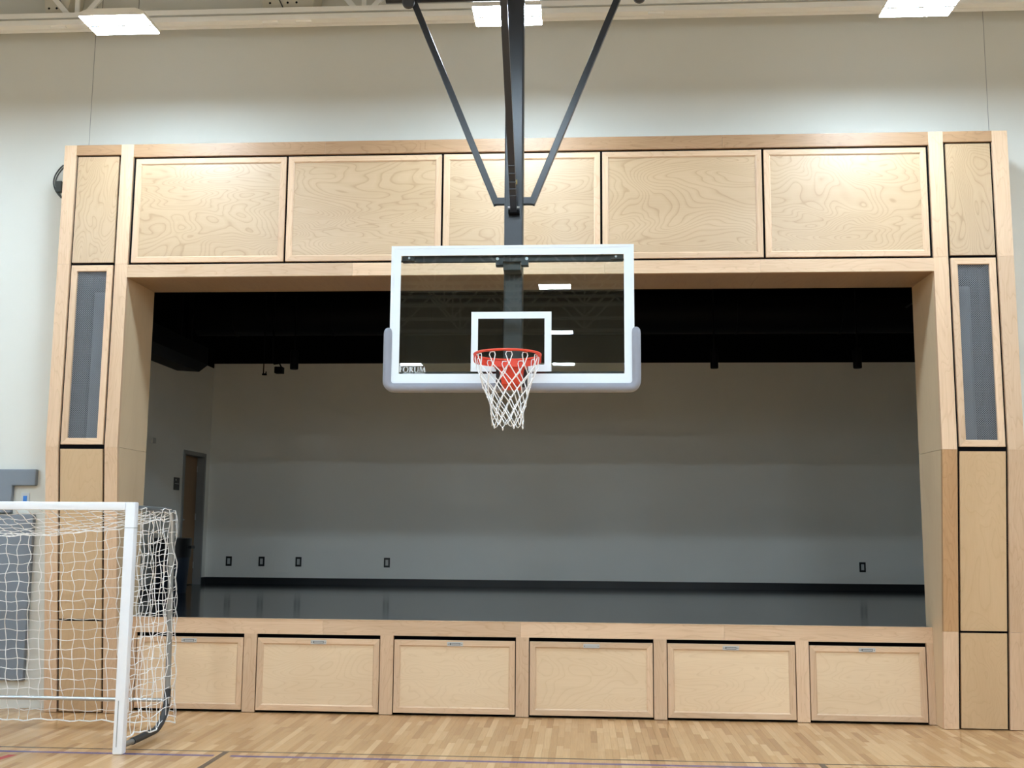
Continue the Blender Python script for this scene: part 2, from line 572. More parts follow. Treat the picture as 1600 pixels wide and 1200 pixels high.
wf = MB()
Wy0, Wy1 = WALL_Y, WALL_Y + WALL_T
wf.box(GX0, OXL - .021, Wy0, Wy1, 0, CEIL)
wf.box(OXR + .021, GX1, Wy0, Wy1, 0, CEIL)
wf.box(OXL - .021, OXR + .021, Wy0, Wy1, OZ + .021, CEIL)
wall_front = struct(wf, 'wall_front', 'wall')
tag(wall_front, 'cream painted gym wall around and above the wooden stage surround', 'wall')
for X in (-4.708, 4.634):
    j = MB().box(X - .0025, X + .0025, WALL_Y - .0012, WALL_Y + .001, ZTOP, CEIL).build('control_joint', 'goal_grey', wall_front)
    j['label'] = 'thin vertical joint line in the wall'
struct(MB().box(GX0 - .2, GX0, GY0, Wy1, 0, CEIL), 'wall_left', 'wall')
struct(MB().box(GX1, GX1 + .2, GY0, Wy1, 0, CEIL), 'wall_right', 'wall')
struct(MB().box(GX0 - .2, GX1 + .2, GY0 - .2, GY0, 0, CEIL), 'wall_rear', 'wall')
ceil = struct(MB().box(GX0 - .2, GX1 + .2, GY0 - .2, Wy1, CEIL, CEIL + .2), 'ceiling', 'ceiling')

# stage room
struct(MB().box(SXL - .2, SXR + .2, Wy1, SYB + .2, ZST - .10, ZST).box(OXL, OXR, YST + .035, Wy1, ZST - .10, ZST), 'floor_stage', 'stage_floor')
ZBLK = 4.435
wsb = struct(MB().box(SXL - .2, SXR + .2, SYB, SYB + .2, ZST, ZBLK), 'wall_stage_back', 'stage_wall_brightened')
o = MB().box(SXL - .2, SXR + .2, SYB - .006, SYB + .2, ZBLK, SZC).build('black_upper_band', 'blackpaint', wsb)
o['label'] = 'matte black upper band of the stage back wall'
struct(MB().box(SXR, SXR + .2, Wy1, SYB, ZST, SZC), 'wall_stage_right', 'stage_wall_brightened')
DY0, DY1, DZ = 5.70, 6.56, 2.90
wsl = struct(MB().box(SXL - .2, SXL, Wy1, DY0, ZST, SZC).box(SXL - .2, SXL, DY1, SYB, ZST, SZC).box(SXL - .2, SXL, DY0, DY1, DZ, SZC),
             'wall_stage_left', 'stage_wall_brightened')
o = MB().box(SXL, SXL + .006, Wy1, SYB, 4.36, SZC).build('black_upper_band', 'blackpaint', wsl)
struct(MB().box(SXL - .2, SXR + .2, Wy1, SYB + .2, SZC, SZC + .2), 'ceiling_stage', 'blackpaint')
# the opening's own wall on the stage side is painted black above the reveal
o = MB().box(SXL, SXR, Wy1, Wy1 + .01, OZ + .02, SZC).build('black_inner_face', 'blackpaint', wall_front)
struct(MB().box(SXL, SXR, SYB - .014, SYB, ZST, ZST + .105), 'baseboard_stage_back', 'blackboard_base')
struct(MB().box(SXL, SXL + .014, Wy1, DY0 - .06, ZST, ZST + .105).box(SXL, SXL + .014, DY1 + .06, SYB - .014, ZST, ZST + .105),
       'baseboard_stage_left', 'blackboard_base')

# stage door in the left stage wall
d1 = thing('door_1', (SXL, (DY0 + DY1) / 2, ZST), 'brown wooden door in grey frame on the stage side wall', 'door', kind='structure')
for nm, a in (('door_jamb', (DY0 - .05, DY0 + .012, ZST, DZ + .05)), ('door_jamb', (DY1 - .012, DY1 + .05, ZST, DZ + .05)), ('door_head', (DY0 + .012, DY1 - .012, DZ - .012, DZ + .05))):
    MB().box(SXL - .16, SXL + .016, *a).build(nm, 'jamb', d1, bevel=.003)
leaf = MB().box(SXL - .15, SXL - .105, DY0 + .014, DY1 - .014, ZST + .01, DZ - .014).build('door_leaf', 'door_wood', d1)
MB().tube([(SXL - .105, DY0 + .09, ZST + 1.0), (SXL - .04, DY0 + .09, ZST + 1.0), (SXL - .04, DY0 + .20, ZST + 1.0)], .011, 8).build('door_handle', 'steel', leaf, smooth=True)
for hz in (.25, 1.0, 1.75):
    MB().tube([(SXL - .097, DY1 - .02, ZST + hz), (SXL - .097, DY1 - .02, ZST + hz + .10)], .009, 8).build('hinge', 'steel', leaf, smooth=True)


# ------------------------------------------------------------------ wooden stage surround
def mitred(parent, x0, x1, z0, z1, w, yf, yb, chamfer=.008, mat_h='maple_h', mat_v='maple_v', pre='frame'):
    """four mitred members round a panel; the inner edge is chamfered down towards the panel"""
    prof = [(0, yb), (0, yf + .002), (.002, yf), (w - chamfer * 1.4, yf), (w, yf + chamfer), (w, yb)]
    def member(f):
        n = len(prof)
        vs = [f(u, y, 0) for u, y in prof] + [f(u, y, 1) for u, y in prof]
        fs = [tuple(range(n))[::-1], tuple(range(n, 2 * n))] + [(i, (i + 1) % n, n + (i + 1) % n, n + i) for i in range(n)]
        return MB().add(vs, fs)
    member(lambda u, y, e: ((x0 + u) if not e else (x1 - u), y, z1 - u)).build(pre + '_rail', mat_h, parent)
    member(lambda u, y, e: ((x0 + u) if not e else (x1 - u), y, z0 + u)).build(pre + '_rail', mat_h, parent)
    member(lambda u, y, e: (x0 + u, y, (z0 + u) if not e else (z1 - u))).build(pre + '_stile', mat_v, parent)
    member(lambda u, y, e: (x1 - u, y, (z0 + u) if not e else (z1 - u))).build(pre + '_stile', mat_v, parent)


ps = thing('trim_1', (-0.06, 0.3, 0), 'light wooden surround framing the whole dark stage opening', 'stage surround', kind='structure')
TB = 0.04    # board thickness
SPL = [(CLX, -4.590, -4.122, OXL), (CRX, 4.466, 4.006, OXR)]   # outer edge, panel gap outer, panel gap inner, opening edge
for k, (xo, po, pi, xi) in enumerate(SPL):
    def rng(a, b): return (min(a, b), max(a, b))
    for a, b in ((xo, po), (pi, xi)):
        x0, x1 = rng(a, b)
        MB().box(x0, x1, 0, TB, 4.402, ZTOP).build('stile_board', 'maple_v', ps, bevel=.0015)
        MB().box(x0, x1, 0, TB, ZSEAM + .0006, 4.4013).build('stile_board', 'maple_v', ps, bevel=.0015)
        for z0, z1 in ((ZSEAM * .348, ZSEAM), (0.004, ZSEAM * .348 - .0008)):
            MB().prism([(sy(z0), z0), (sy(z1), z1), (sy(z1) + TB, z1), (sy(z0) + TB, z0)], x0, x1, 'x').build('stile_board', 'amber_v' if (k == 1 and a == pi and z1 > 1) else 'maple_v', ps, bevel=.0015)
    x0, x1 = rng(po, pi)
    MB().box(x0, x1, 0, TB, 5.535, ZTOP).build('top_board', 'brown_h', ps, bevel=.0015)
    # dark backing behind the shadow gaps
    bk = MB()
    bk.box(x0, x1, .032, .045, 4.39, 5.535)
    bk.box(x0, x1, .032, .045, 2.555, 2.60)
    bk.prism([(sy(.01) + .032, .01), (sy(2.56) + .032, 2.56), (sy(2.56) + .045, 2.56), (sy(.01) + .045, .01)], x0, x1, 'x')
    s = 1 if po < pi else -1
    bk.box(*rng(po, po + s * .02), .032, .045, 2.59, 4.40)
    bk.box(*rng(pi, pi - s * .02), .032, .045, 2.59, 4.40)
    bk.build('shadow_gap', 'black', ps)
    # outer return and top cap of the column
    a, b = rng(xo, xo + s * .02)
    MB().prism([(TB, ZTOP - .02), (WALL_Y, ZTOP - .02), (WALL_Y, 0.004), (sy(0) + TB, 0.004), (TB, ZSEAM)], a, b, 'x').build('side_return', 'maple_v', ps)
    # inner reveal, two sheets meeting at the seam
    a, b = rng(xi, xi - s * .02)
    MB().prism([(TB, OZ), (TB, ZSEAM + .0015), (YREV, ZSEAM + .0015), (YREV, OZ)], a, b, 'x').build('reveal_sheet', 'reveal', ps)
    MB().prism([(TB, ZSEAM - .0015), (sy(0) + TB, 0.004), (YREV, 0.004), (YREV, ZSEAM - .0015)], a, b, 'x').build('reveal_sheet', 'reveal', ps)
    # niche behind the grille
    n0, n1 = rng(po + s * .025, pi - s * .025)
    nb = MB()
    nb.box(n0, n1, WALL_Y - .03, WALL_Y - .01, 2.60, 4.39)
    nb.box(n0 - .012, n0, .045, WALL_Y - .01, 2.60, 4.39)
    nb.box(n1, n1 + .012, .045, WALL_Y - .01, 2.60, 4.39)
    nb.box(n0, n1, .045, WALL_Y - .01, 4.38, 4.392)
    nb.box(n0, n1, .045, WALL_Y - .01, 2.598, 2.61)
    nb.build('niche', 'niche', ps)
MB().box(CLX, CRX, TB, WALL_Y, ZTOP - .02, ZTOP).build('top_cap', 'maple_h', ps)
# header rails, butt-jointed boards
ZT, ZB, X0P, PP = 5.497, 4.4023, -3.973, 1.565
cuts = (OXL, -2.03, 1.90, OXR)
for a, b in zip(cuts[:-1], cuts[1:]):
    MB().box(a + .0005, b - .0005, 0, TB, ZT + .011, ZTOP).build('header_board', 'brown_h', ps, bevel=.0015)
cuts = (OXL, -1.72, 0.75, 2.24, OXR)
for a, b in zip(cuts[:-1], cuts[1:]):
    MB().box(a + .0005, b - .0005, 0, TB, OZ, ZB - .011).build('header_board', 'maple_h', ps, bevel=.0015)
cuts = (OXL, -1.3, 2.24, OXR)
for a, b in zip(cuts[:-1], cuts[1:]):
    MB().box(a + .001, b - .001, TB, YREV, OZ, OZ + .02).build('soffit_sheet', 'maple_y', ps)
MB().box(OXL, OXR, .032, .045, ZB - .02, ZT + .02).build('shadow_gap', 'black', ps)

# five framed header panels
hl = ['leftmost framed birch panel in the row above the stage opening',
      'framed birch panel second from the left above the stage opening',
      'framed birch panel behind the black hoop mast above the stage opening',
      'framed birch panel second from the right above the stage opening',
      'rightmost framed birch panel in the row above the stage opening']
for i in range(5):
    x0, x1 = X0P + i * PP + .011, X0P + (i + 1) * PP - .011
    t = thing('header_panel', ((x0 + x1) / 2, .02, ZB + .011), hl[i], 'wall panel', 'framed panels above the stage')
    mitred(t, x0, x1, ZB + .011, ZT - .011, .062, .002, .030)
    MB().box(x0 + .05, x1 - .05, .014, .024, ZB + .06, ZT - .06).build('panel', 'ply_h', t)

# plain panels and speaker grilles on the two columns
for k, (xo, po, pi, xi) in enumerate(SPL):
    x0, x1 = min(po, pi) + .022, max(po, pi) - .022
    side = 'left' if k == 0 else 'right'
    o = MB().box(x0, x1, .004, .030, 4.418, 5.516).build('column_panel', 'ply_v', bevel=.001)
    tag(o, 'tall birch panel above the grille at the top of the %s column' % side, 'wall panel', 'plain column panels')
    for z0, z1, l in ((.905, 2.552, 'long plain panel under the grille of the %s column' % side),
                      (.012, .884, 'bottom plain panel of the %s column standing on the floor' % side)):
        o = MB().prism([(sy(z0) + .004, z0), (sy(z1) + .004, z1), (sy(z1) + .030, z1), (sy(z0) + .030, z0)], x0, x1, 'x').build('column_panel', 'plain_v', bevel=.001)
        tag(o, l, 'wall panel', 'plain column panels')
    z0, z1 = 2.596, 4.390
    g = thing('speaker_grille', ((x0 + x1) / 2, .02, z0), 'wood-framed wire mesh grille in the %s column' % side, 'grille', 'column grilles')
    mitred(g, x0, x1, z0, z1, .062, .002, .030, chamfer=.003)
    # woven diagonal wire screen
    gx0, gx1, gz0, gz1 = x0 + .058, x1 - .058, z0 + .058, z1 - .058
    mb = MB()
    pitch = .0205
    W, H = gx1 - gx0, gz1 - gz0
    for sgn in (1, -1):
        c = -W
        while c < H:
            # line z = c + x*sgn' clipped to the rectangle
            pts = []
            u0, u1 = max(0, -c), min(W, H - c)
            if u1 - u0 > .004:
                if sgn == 1:
                    a, b = (gx0 + u0, gz0 + c + u0), (gx0 + u1, gz0 + c + u1)
                else:
                    a, b = (gx1 - u0, gz0 + c + u0), (gx1 - u1, gz0 + c + u1)
                yy = .024 + sgn * .0012
                mb.bar((a[0], yy, a[1]), (b[0], yy, b[1]), .0036, .0018, up=(0, 1, 0))
            c += pitch
    tag(mb.build('wire_screen', 'wire', g), 'grey diagonal wire mesh', kind='stuff')
    # loudspeaker inside the niche
    if k == 0:
        sx0, sx1 = -4.455, -4.225
    else:
        sx0, sx1 = 4.09, 4.30
    sp = thing('column_loudspeaker', ((sx0 + sx1) / 2, .30, 2.612), 'tall grey loudspeaker behind the %s wire grille' % side, 'loudspeaker', 'loudspeakers in the columns')
    MB().box(sx0, sx1, .28, .46, 2.612, 4.20).build('cabinet', 'niche', sp, bevel=.01)
    MB().prism([(sx0 + .012, .279), (sx0 + .04, .256), (sx1 - .04, .256), (sx1 - .012, .279)], 2.64, 4.17, 'z').build('front_cloth', 'speaker_grey', sp)
    for hz in (2.95, 3.45, 3.95):
        MB().lathe([(.07, 0), (.07, -.006), (.05, -.010)], ((sx0 + sx1) / 2, .257, hz), 20, 'y').build('driver', 'speaker_grey', sp, smooth=True)

# ------------------------------------------------------------------ stage front with storage doors
sf = thing('stage_apron', (-.06, YST, 0), 'light wooden face frame along the front of the raised stage', 'stage front')
cuts = (OXL + .001, -2.03, -0.07, 1.90, OXR - .001)
for a, b in zip(cuts[:-1], cuts[1:]):
    MB().box(a + .0005, b - .0005, YST, YST + .034, .757, ZST - .004).build('front_rail_board', 'maple_h', sf, bevel=.0012)
MB().box(OXL + .001, OXR - .001, YST - .004, YST + .034, ZST - .004, ZST + .002).build('nosing', 'maple_h', sf, bevel=.001)
doors = [(-3.905, -2.825), (-2.680, -1.460), (-1.312, -.123), (.021, 1.212), (1.355, 2.568), (2.707, 3.794)]
edges = [OXL + .001] + [v for d in doors for v in d] + [OXR - .001]
for i in range(0, len(edges), 2):
    a, b = edges[i], edges[i + 1]
    MB().box(a + (.009 if i else 0), b - (.009 if i < 12 else 0), YST, YST + .034, .004, .757).build('front_stile', 'maple_v', sf, bevel=.0012)
MB().box(OXL + .001, OXR - .001, YST + .11, YST + .125, .002, ZST - .11).build('dark_cavity', 'black', sf)
dl = ['storage door behind the goal net at the left end of the stage front',
      'second storage door from the left, beside the goal',
      'third storage door from the left under the stage',
      'storage door right of centre under the stage, fourth from the left',
      'second storage door from the right under the stage',
      'rightmost storage door under the stage, beside the right column']
for i, (a, b) in enumerate(doors):
    t = thing('storage_door', ((a + b) / 2, YST + .02, .02), dl[i], 'door', 'storage doors under the stage')
    yf = YST + .004
    mitred(t, a, b, .022, .719, .062, yf, yf + .026)
    MB().box(a + .05, b - .05, yf + .011, yf + .022, .07, .67).build('panel', 'plain_h', t)
    c = (-3.376, -2.068, -.712, .62, 1.96, 3.248)[i]
    pl = MB()
    pl.box(c - .078, c + .078, yf - .004, yf + .001, .664, .704)
    h = pl.build('flush_pull', 'pull_steel', t, bevel=.001)
    MB().box(c - .052, c + .052, yf - .0052, yf - .0038, .674, .694).build('pull_recess', 'steel_dark' if i != 3 else 'steel', h)
    MB().box(c - .044, c + .048, yf - .0062, yf - .0050, .679, .690).build('pull_lip', 'pull_steel', h)
    for sx in (-.066, .066):
        MB().lathe([(.004, 0), (.004, -.0015)], (c + sx, yf - .004, .684), 8, 'y').build('screw', 'steel_dark', h)

# ------------------------------------------------------------------ basketball hoop
BY = -2.25
hoop = thing('basketball_hoop', (0, BY, 2.82), 'glass basketball backboard with orange rim hanging on a black mast', 'basketball hoop')
BX, BZ0, BZ1 = .924, 2.888, 3.952
# aluminium channel round the glass
def ring_prism(x0, x1, z0, z1, w, y0, y1):
    mb = MB()
    mb.box(x0, x1, y0, y1, z1 - w, z1); mb.box(x0, x1, y0, y1, z0, z0 + w)
    mb.box(x0, x0 + w, y0, y1, z0 + w, z1 - w); mb.box(x1 - w, x1, y0, y1, z0 + w, z1 - w)
    return mb
bf = MB()
bf_parts = ring_prism(-BX, BX, BZ0, BZ1, .022, BY - .006, BY + .034).build('board_frame', 'alu_white', hoop)
gl = MB().box(-BX + .02, BX - .02, BY, BY + .0125, BZ0 + .02, BZ1 - .02).build('glass_pane', 'glass', hoop)
ring_prism(-BX + .0222, BX - .0222, BZ0 + .0222, BZ1 - .0222, .053, BY - .0035, BY - .0008).build('border_stripe', 'stripe', hoop)
ring_prism(-.303, .303, 2.980, 3.436, .0515, BY - .0035, BY - .0008).build('target_square', 'stripe', hoop)
# rear steel: cross bar, brackets and bolts
MB().box(-.845, .845, BY + .036, BY + .075, 3.835, 3.885).build('cross_bar', 'steel_black', hoop, bevel=.002)
MB().box(-.845, .845, BY + .036, BY + .075, 2.93, 2.985).build('cross_bar', 'steel_black', hoop, bevel=.002)
for s in (-1, 1):
    b = MB().box(min(s * .75, s * .846), max(s * .75, s * .846), BY + .018, BY + .035, 3.842, 3.876).build('corner_bracket', 'steel_dark', hoop)
    MB().lathe([(.009, 0), (.009, -.006)], (s * .79, BY + .018, 3.863), 12, 'y').build('bolt', 'steel', b)
    MB().box(min(s * .07, s * .125), max(s * .07, s * .125), BY + .025, BY + .10, 3.805, 3.835).build('mast_bracket', 'steel_black', hoop)
    MB().lathe([(.012, 0), (.012, -.008)], (s * .112, BY + .036, 3.856), 12, 'y').build('bolt', 'steel', hoop)

# moulded padding along the bottom and lower sides
PXO, PZ0, PZ1 = .972, 2.824, 3.318
def pad_section(path):
    """sweep a rounded C section along the 2-D path (x,z), front of the board to behind it"""
    mb = MB()
    n = len(path)
    sec = [(-.030, BY - .017), (.006, BY - .019), (.022, BY - .012), (.036, BY + .004), (.038, BY + .035), (.030, BY + .058), (-.02, BY + .06), (-.03, BY + .05)]
    sec = [(-.028, BY - .014), (-.010, BY - .026), (.012, BY - .028), (.030, BY - .016), (.038, BY + .008), (.038, BY + .040), (.026, BY + .056), (-.028, BY + .056)]
    for i, (p, nr, sc_) in enumerate(path):
        for (u, y) in sec:
            mb.v.append((p[0] + nr[0] * u * sc_, BY + .014 + (y - BY - .014) * sc_, p[1] + nr[1] * u * sc_))
    m = len(sec)
    for i in range(n - 1):
        for k in range(m):
            k2 = (k + 1) % m
            mb.f.append((i * m + k, i * m + k2, (i + 1) * m + k2, (i + 1) * m + k))
    mb.f.append(tuple(range(m))); mb.f.append(tuple((n - 1) * m + k for k in range(m))[::-1])
    return mb
path = []
xo, zo = PXO - .038, PZ0 + .038
for z, s_ in ((PZ1, .35), (PZ1 - .008, .68), (PZ1 - .022, .90), (PZ1 - .045, 1.0), (zo + .05, 1.0)):
    path.append(((-xo, z), (-1, 0), s_))
for a in range(1, 6):
    t = math.pi / 2 * a / 6
    path.append(((-xo + .05 - .05 * math.cos(t), zo + .05 - .05 * math.sin(t)), (-math.cos(t), -math.sin(t)), 1.0))
path.append(((-xo + .05, zo), (0, -1), 1.0))
path += [((-p[0], p[1]), (-n_[0], n_[1]), s_) for p, n_, s_ in path[::-1]]
pad_section(path).build('edge_padding', 'pad_grey', hoop, smooth=True)

# rim, bracket and net
RY, RZ, RR = BY - .381, 3.046, .2365
rim = MB().tube([(RR * math.cos(2 * math.pi * k / 64), RY + RR * math.sin(2 * math.pi * k / 64), RZ) for k in range(64)], .0092, 10, closed=True).build('rim', 'rim_red', hoop, smooth=True)
mb = MB()
for k in range(64):     # flat flange under the ring, deepening from the sides to the bracket
    a0, a1 = 2 * math.pi * k / 64, 2 * math.pi * (k + 1) / 64
    q = []
    hs_ = [.050 * max(0.0, min(1.0, (math.sin(a) + .62) / .75)) for a in (a0, a1)]
    if max(hs_) < .003: continue
    for a, h_ in zip((a0, a1), hs_):
        for r in (RR + .006, RR + .001):
            for z in (RZ - .004 - max(h_, .002), RZ - .004):
                q.append((r * math.cos(a), RY + r * math.sin(a), z))
    mb.add(q, [(0, 1, 5, 4), (2, 6, 7, 3), (1, 3, 7, 5), (0, 4, 6, 2), (0, 2, 3, 1), (4, 5, 7, 6)])
mb.build('rim_flange', 'rim_red', rim)
for k in range(12):     # hooks that carry the net
    a = 2 * math.pi * k / 12 + .13
    c = Vector((math.cos(a), math.sin(a), 0)); tg = Vector((-math.sin(a), math.cos(a), 0))
    p = Vector((0, RY, RZ)) + c * (RR - .007)
    MB().tube([p - tg * .013 + Vector((0, 0, -.004)), p - tg * .008 + Vector((0, 0, -.014)), p + Vector((0, 0, -.009)), p + tg * .008 + Vector((0, 0, -.014)), p + tg * .013 + Vector((0, 0, -.004))], .0022, 5).build('net_hook', 'rim_red', rim)
br = MB()
br.prism([(-.115, RY + RR + .015), (-.02, RY + RR - .012), (.06, RY + RR - .012), (.125, RY + RR + .015), (.125, BY - .03), (-.115, BY - .03)], RZ - .055, RZ - .006, 'z')
br.prism([(-.080, BY - .03), (.100, BY - .03), (.100, BY - .13), (-.080, BY - .13)], RZ - .06, RZ - .006, 'z')
br.add([(-.082, BY - .13, RZ - .055), (.102, BY - .13, RZ - .055), (.102, BY - .005, RZ - .055), (-.082, BY - .005, RZ - .055),
        (-.060, BY - .11, RZ - .175), (.080, BY - .11, RZ - .175), (.080, BY - .005, RZ - .215), (-.060, BY - .005, RZ - .215)],
       [(0, 1, 2, 3), (7, 6, 5, 4), (0, 4, 5, 1), (1, 5, 6, 2), (2, 6, 7, 3), (3, 7, 4, 0)])
br.build('rim_bracket', 'rim_red', rim, bevel=.003)
MB().box(-.11, .13, BY - .032, BY - .004, RZ - .19, RZ - .03).build('mounting_plate', 'steel_dark', rim, bevel=.002)

# net: twelve loops on the rim, diamonds narrowing downward
NLV = [(RR - .008, RZ - .010), (.219, RZ - .095), (.193, RZ - .165), (.168, RZ - .232), (.145, RZ - .298), (.126, RZ - .360), (.114, RZ - .420), (.112, RZ - .475)]
def net_pt(k, lvl, N=12):
    r, z = NLV[lvl]
    a = 2 * math.pi * (k + (.5 if (lvl % 2 == 0 and lvl > 0) else 0)) / N + .13 + .05 * lvl / 7
    wob = .012 * math.sin(3 * a + lvl * 1.7) * (lvl / 7)
    return Vector(((r + wob) * math.cos(a) - .004 + .012 * (lvl / 7) ** 2, RY + (r + wob) * math.sin(a), z + .009 * math.sin(k * 2.4 + lvl) * (lvl > 1)))
net = MB()
CR = .0042
for k in range(12):
    top = net_pt(k, 0)
    kn = net_pt(k, 1)
    a = 2 * math.pi * k / 12 + .13
    tg = Vector((-math.sin(a), math.cos(a), 0))
    dn = Vector((0, 0, -1))
    lp = [kn - tg * .002, kn.lerp(top, .45) - tg * .014, top - tg * .023 + dn * .022, top - tg * .017 + dn * .004, top + dn * .002, top + tg * .017 + dn * .004, top + tg * .023 + dn * .022, kn.lerp(top, .45) + tg * .014, kn + tg * .002]
    net.tube(lp, CR * .9, 5)
    for lvl in range(1, 7):
        p = net_pt(k, lvl)
        if lvl % 2:
            q1, q2 = net_pt(k, lvl + 1), net_pt(k - 1, lvl + 1)
        else:
            q1, q2 = net_pt(k, lvl + 1), net_pt((k + 1) % 12, lvl + 1)
        for q in (q1, q2):
            net.tube([p, (p + q) / 2, q], CR, 5)
        net.lathe([(.001, -.009), (.0064, -.004), (.0064, .004), (.001, .009)], tuple(p), 6)
    e, e2 = net_pt(k, 7), net_pt((k + 1) % 12, 7)
    m_ = (e + e2) / 2 + Vector((0, 0, -.030 - .014 * random.random()))
    net.tube([e, e.lerp(m_, .6) + Vector((0, 0, -.006)), m_, e2.lerp(m_, .6) + Vector((0, 0, -.006)), e2], CR, 5)
    if k % 3 == 0:
        net.lathe([(.002, -.022), (.006, -.012), (.007, 0), (.002, .008)], tuple(m_), 6)
nn = net.build('net', 'net_white', rim, smooth=True)
nn['label'] = 'white knotted cord net'

# mast, side braces, folding strut and top pipe
MY = -2.00
MB().box(-.078, .070, MY - .02, MY + .13, 2.90, 6.10).build('mast', 'steel_black', hoop, bevel=.012)
MB().box(-.07, .062, BY + .076, MY - .02, 3.78, 3.90).build('mast_mount', 'steel_black', hoop)
MB().box(-.07, .062, BY + .076, MY - .02, 2.92, 3.00).build('mast_mount', 'steel_black', hoop)
for s in (-1, 1):
    b = MB()
    x1, z1 = s * .150 - .004, 4.385
    b.bar((x1 - s * .012, MY + .04, z1 - .024), (s * .845 - .006, MY + .04, 6.11), .052, .052, up=(0, 1, 0))
    b.build('side_brace', 'steel_black', hoop, bevel=.004)
    MB().prism([(s * .06, 4.361), (s * .06, 4.413), (s * .130 - .004, 4.413), (s * .160 - .004, 4.361)], MY + .014, MY + .066, 'y').build('brace_stub', 'steel_black', hoop)
MB().bar((.0, MY - .065, 4.275), (.0, -4.95, 6.93), .046, .05, up=(1, 0, 0)).build('folding_strut', 'steel_black', hoop, bevel=.003)
lt = MB().box(-.042, .044, MY - .085, MY - .02, 4.255, 4.285).build('strut_clevis', 'black', hoop, bevel=.003)
MB().tube([(-.046, MY - .07, 4.305), (.046, MY - .07, 4.305)], .010, 10).build('clevis_bolt', 'steel', lt, smooth=True)
for zz in (4.36, 4.40, 4.44, 4.49, 4.535):
    yy = MY - .065 - (zz - 4.275) * 1.085 - .038
    MB().box(-.027, .027, yy - .004, yy + .012, zz - .003, zz + .003).build('adjustment_notch', 'steel_dark', lt)
MB().box(.028, .034, MY - .22, MY - .205, 4.445, 4.48).build('hang_tag', 'yellow_tag', lt)
pp = MB().tube([(-1.07, MY + .04, 6.125), (1.07, MY + .04, 6.125)], .045, 16).build('hanger_pipe', 'steel_black', hoop, smooth=True)
for X in (-.875, .995):
    c = MB().lathe([(.042, -.02), (.05, -.012), (.05, .012), (.042, .02)], (X, MY - .02, 6.050), 20, 'y').build('pipe_pulley', 'steel_dark', hoop, smooth=True)
    MB().box(X - .02, X + .02, MY - .012, MY + .02, 6.05, 6.12).build('pulley_strap', 'steel_black', hoop)
for X in (-1.0, 0.25, 1.0):
    MB().tube([(X, MY + .04, 6.125), (X, MY + .04, CEIL)], .03, 12).build('drop_pipe', 'steel_black', hoop, smooth=True)
MB().tube([(0, -4.9, 6.9), (0, -4.9, CEIL)], .03, 12).build('drop_pipe', 'steel_black', hoop, smooth=True)

# lettering FORUM in serif small capitals at the lower left of the glass
LT = MB()
YL0, YL1 = BY - .0034, BY - .0010
def quad(*p): LT.prism(list(p), YL0, YL1, 'y')
def rect(x0, x1, z0, z1): quad((x0, z0), (x1, z0), (x1, z1), (x0, z1))
def arc(cx, cz, rx, rz, rxi, rzi, a0, a1, n=14, dx=0.0):
    for i in range(n):
        t0, t1 = a0 + (a1 - a0) * i / n, a0 + (a1 - a0) * (i + 1) / n
        quad((cx + rx * math.cos(t0), cz + rz * math.sin(t0)), (cx + rx * math.cos(t1), cz + rz * math.sin(t1)),
             (cx + dx + rxi * math.cos(t1), cz + rzi * math.sin(t1)), (cx + dx + rxi * math.cos(t0), cz + rzi * math.sin(t0)))
zb, hF, hs = 2.9755, .049, .041
x = -.847
rect(x + .004, x + .012, zb, zb + hF); rect(x, x + .017, zb, zb + .003); rect(x, x + .028, zb + hF - .004, zb + hF)
rect(x + .025, x + .028, zb + hF - .012, zb + hF); rect(x + .010, x + .022, zb + .024, zb + .028); rect(x + .0195, x + .022, zb + .019, zb + .033)
x = -.817
arc(x + .021, zb + hs / 2, .021, .0215, .014, .0185, 0, 2 * math.pi, 26)
x = -.771
rect(x + .004, x + .011, zb, zb + hs); rect(x, x + .015, zb, zb + .003); rect(x, x + .012, zb + hs - .003, zb + hs)
arc(x + .012, zb + hs * .745, .015, hs * .255, .008, hs * .185, -math.pi / 2, math.pi / 2, 12)
quad((x + .012, zb + hs * .50), (x + .019, zb + hs * .50), (x + .036, zb), (x + .027, zb))
x = -.735
rect(x + .004, x + .011, zb + .014, zb + hs); rect(x, x + .015, zb + hs - .003, zb + hs)
rect(x + .031, x + .0345, zb + .014, zb + hs); rect(x + .026, x + .039, zb + hs - .003, zb + hs)
arc(x + .0192, zb + .0145, .0153, .0152, .0105, .0115, math.pi, 2 * math.pi, 14)
x = -.694
quad((x + .002, zb), (x + .005, zb), (x + .011, zb + hs), (x + .008, zb + hs)); rect(x - .002, x + .009, zb, zb + .003)
quad((x + .008, zb + hs), (x + .015, zb + hs), (x + .026, zb), (x + .022, zb))
quad((x + .022, zb), (x + .025, zb), (x + .040, zb + hs), (x + .036, zb + hs))
quad((x + .034, zb + hs), (x + .041, zb + hs), (x + .047, zb), (x + .040, zb)); rect(x + .036, x + .051, zb, zb + .003)
lx = -.815
for i in range(17):     # the line of print beneath is too small to read: a row of fine ticks
    if i != 8:
        rect(lx, lx + .0045, 2.9655, 2.9715)
    lx += .0098
lt_ = LT.build('lettering', 'stripe', hoop)
lt_['label'] = 'white serif lettering'

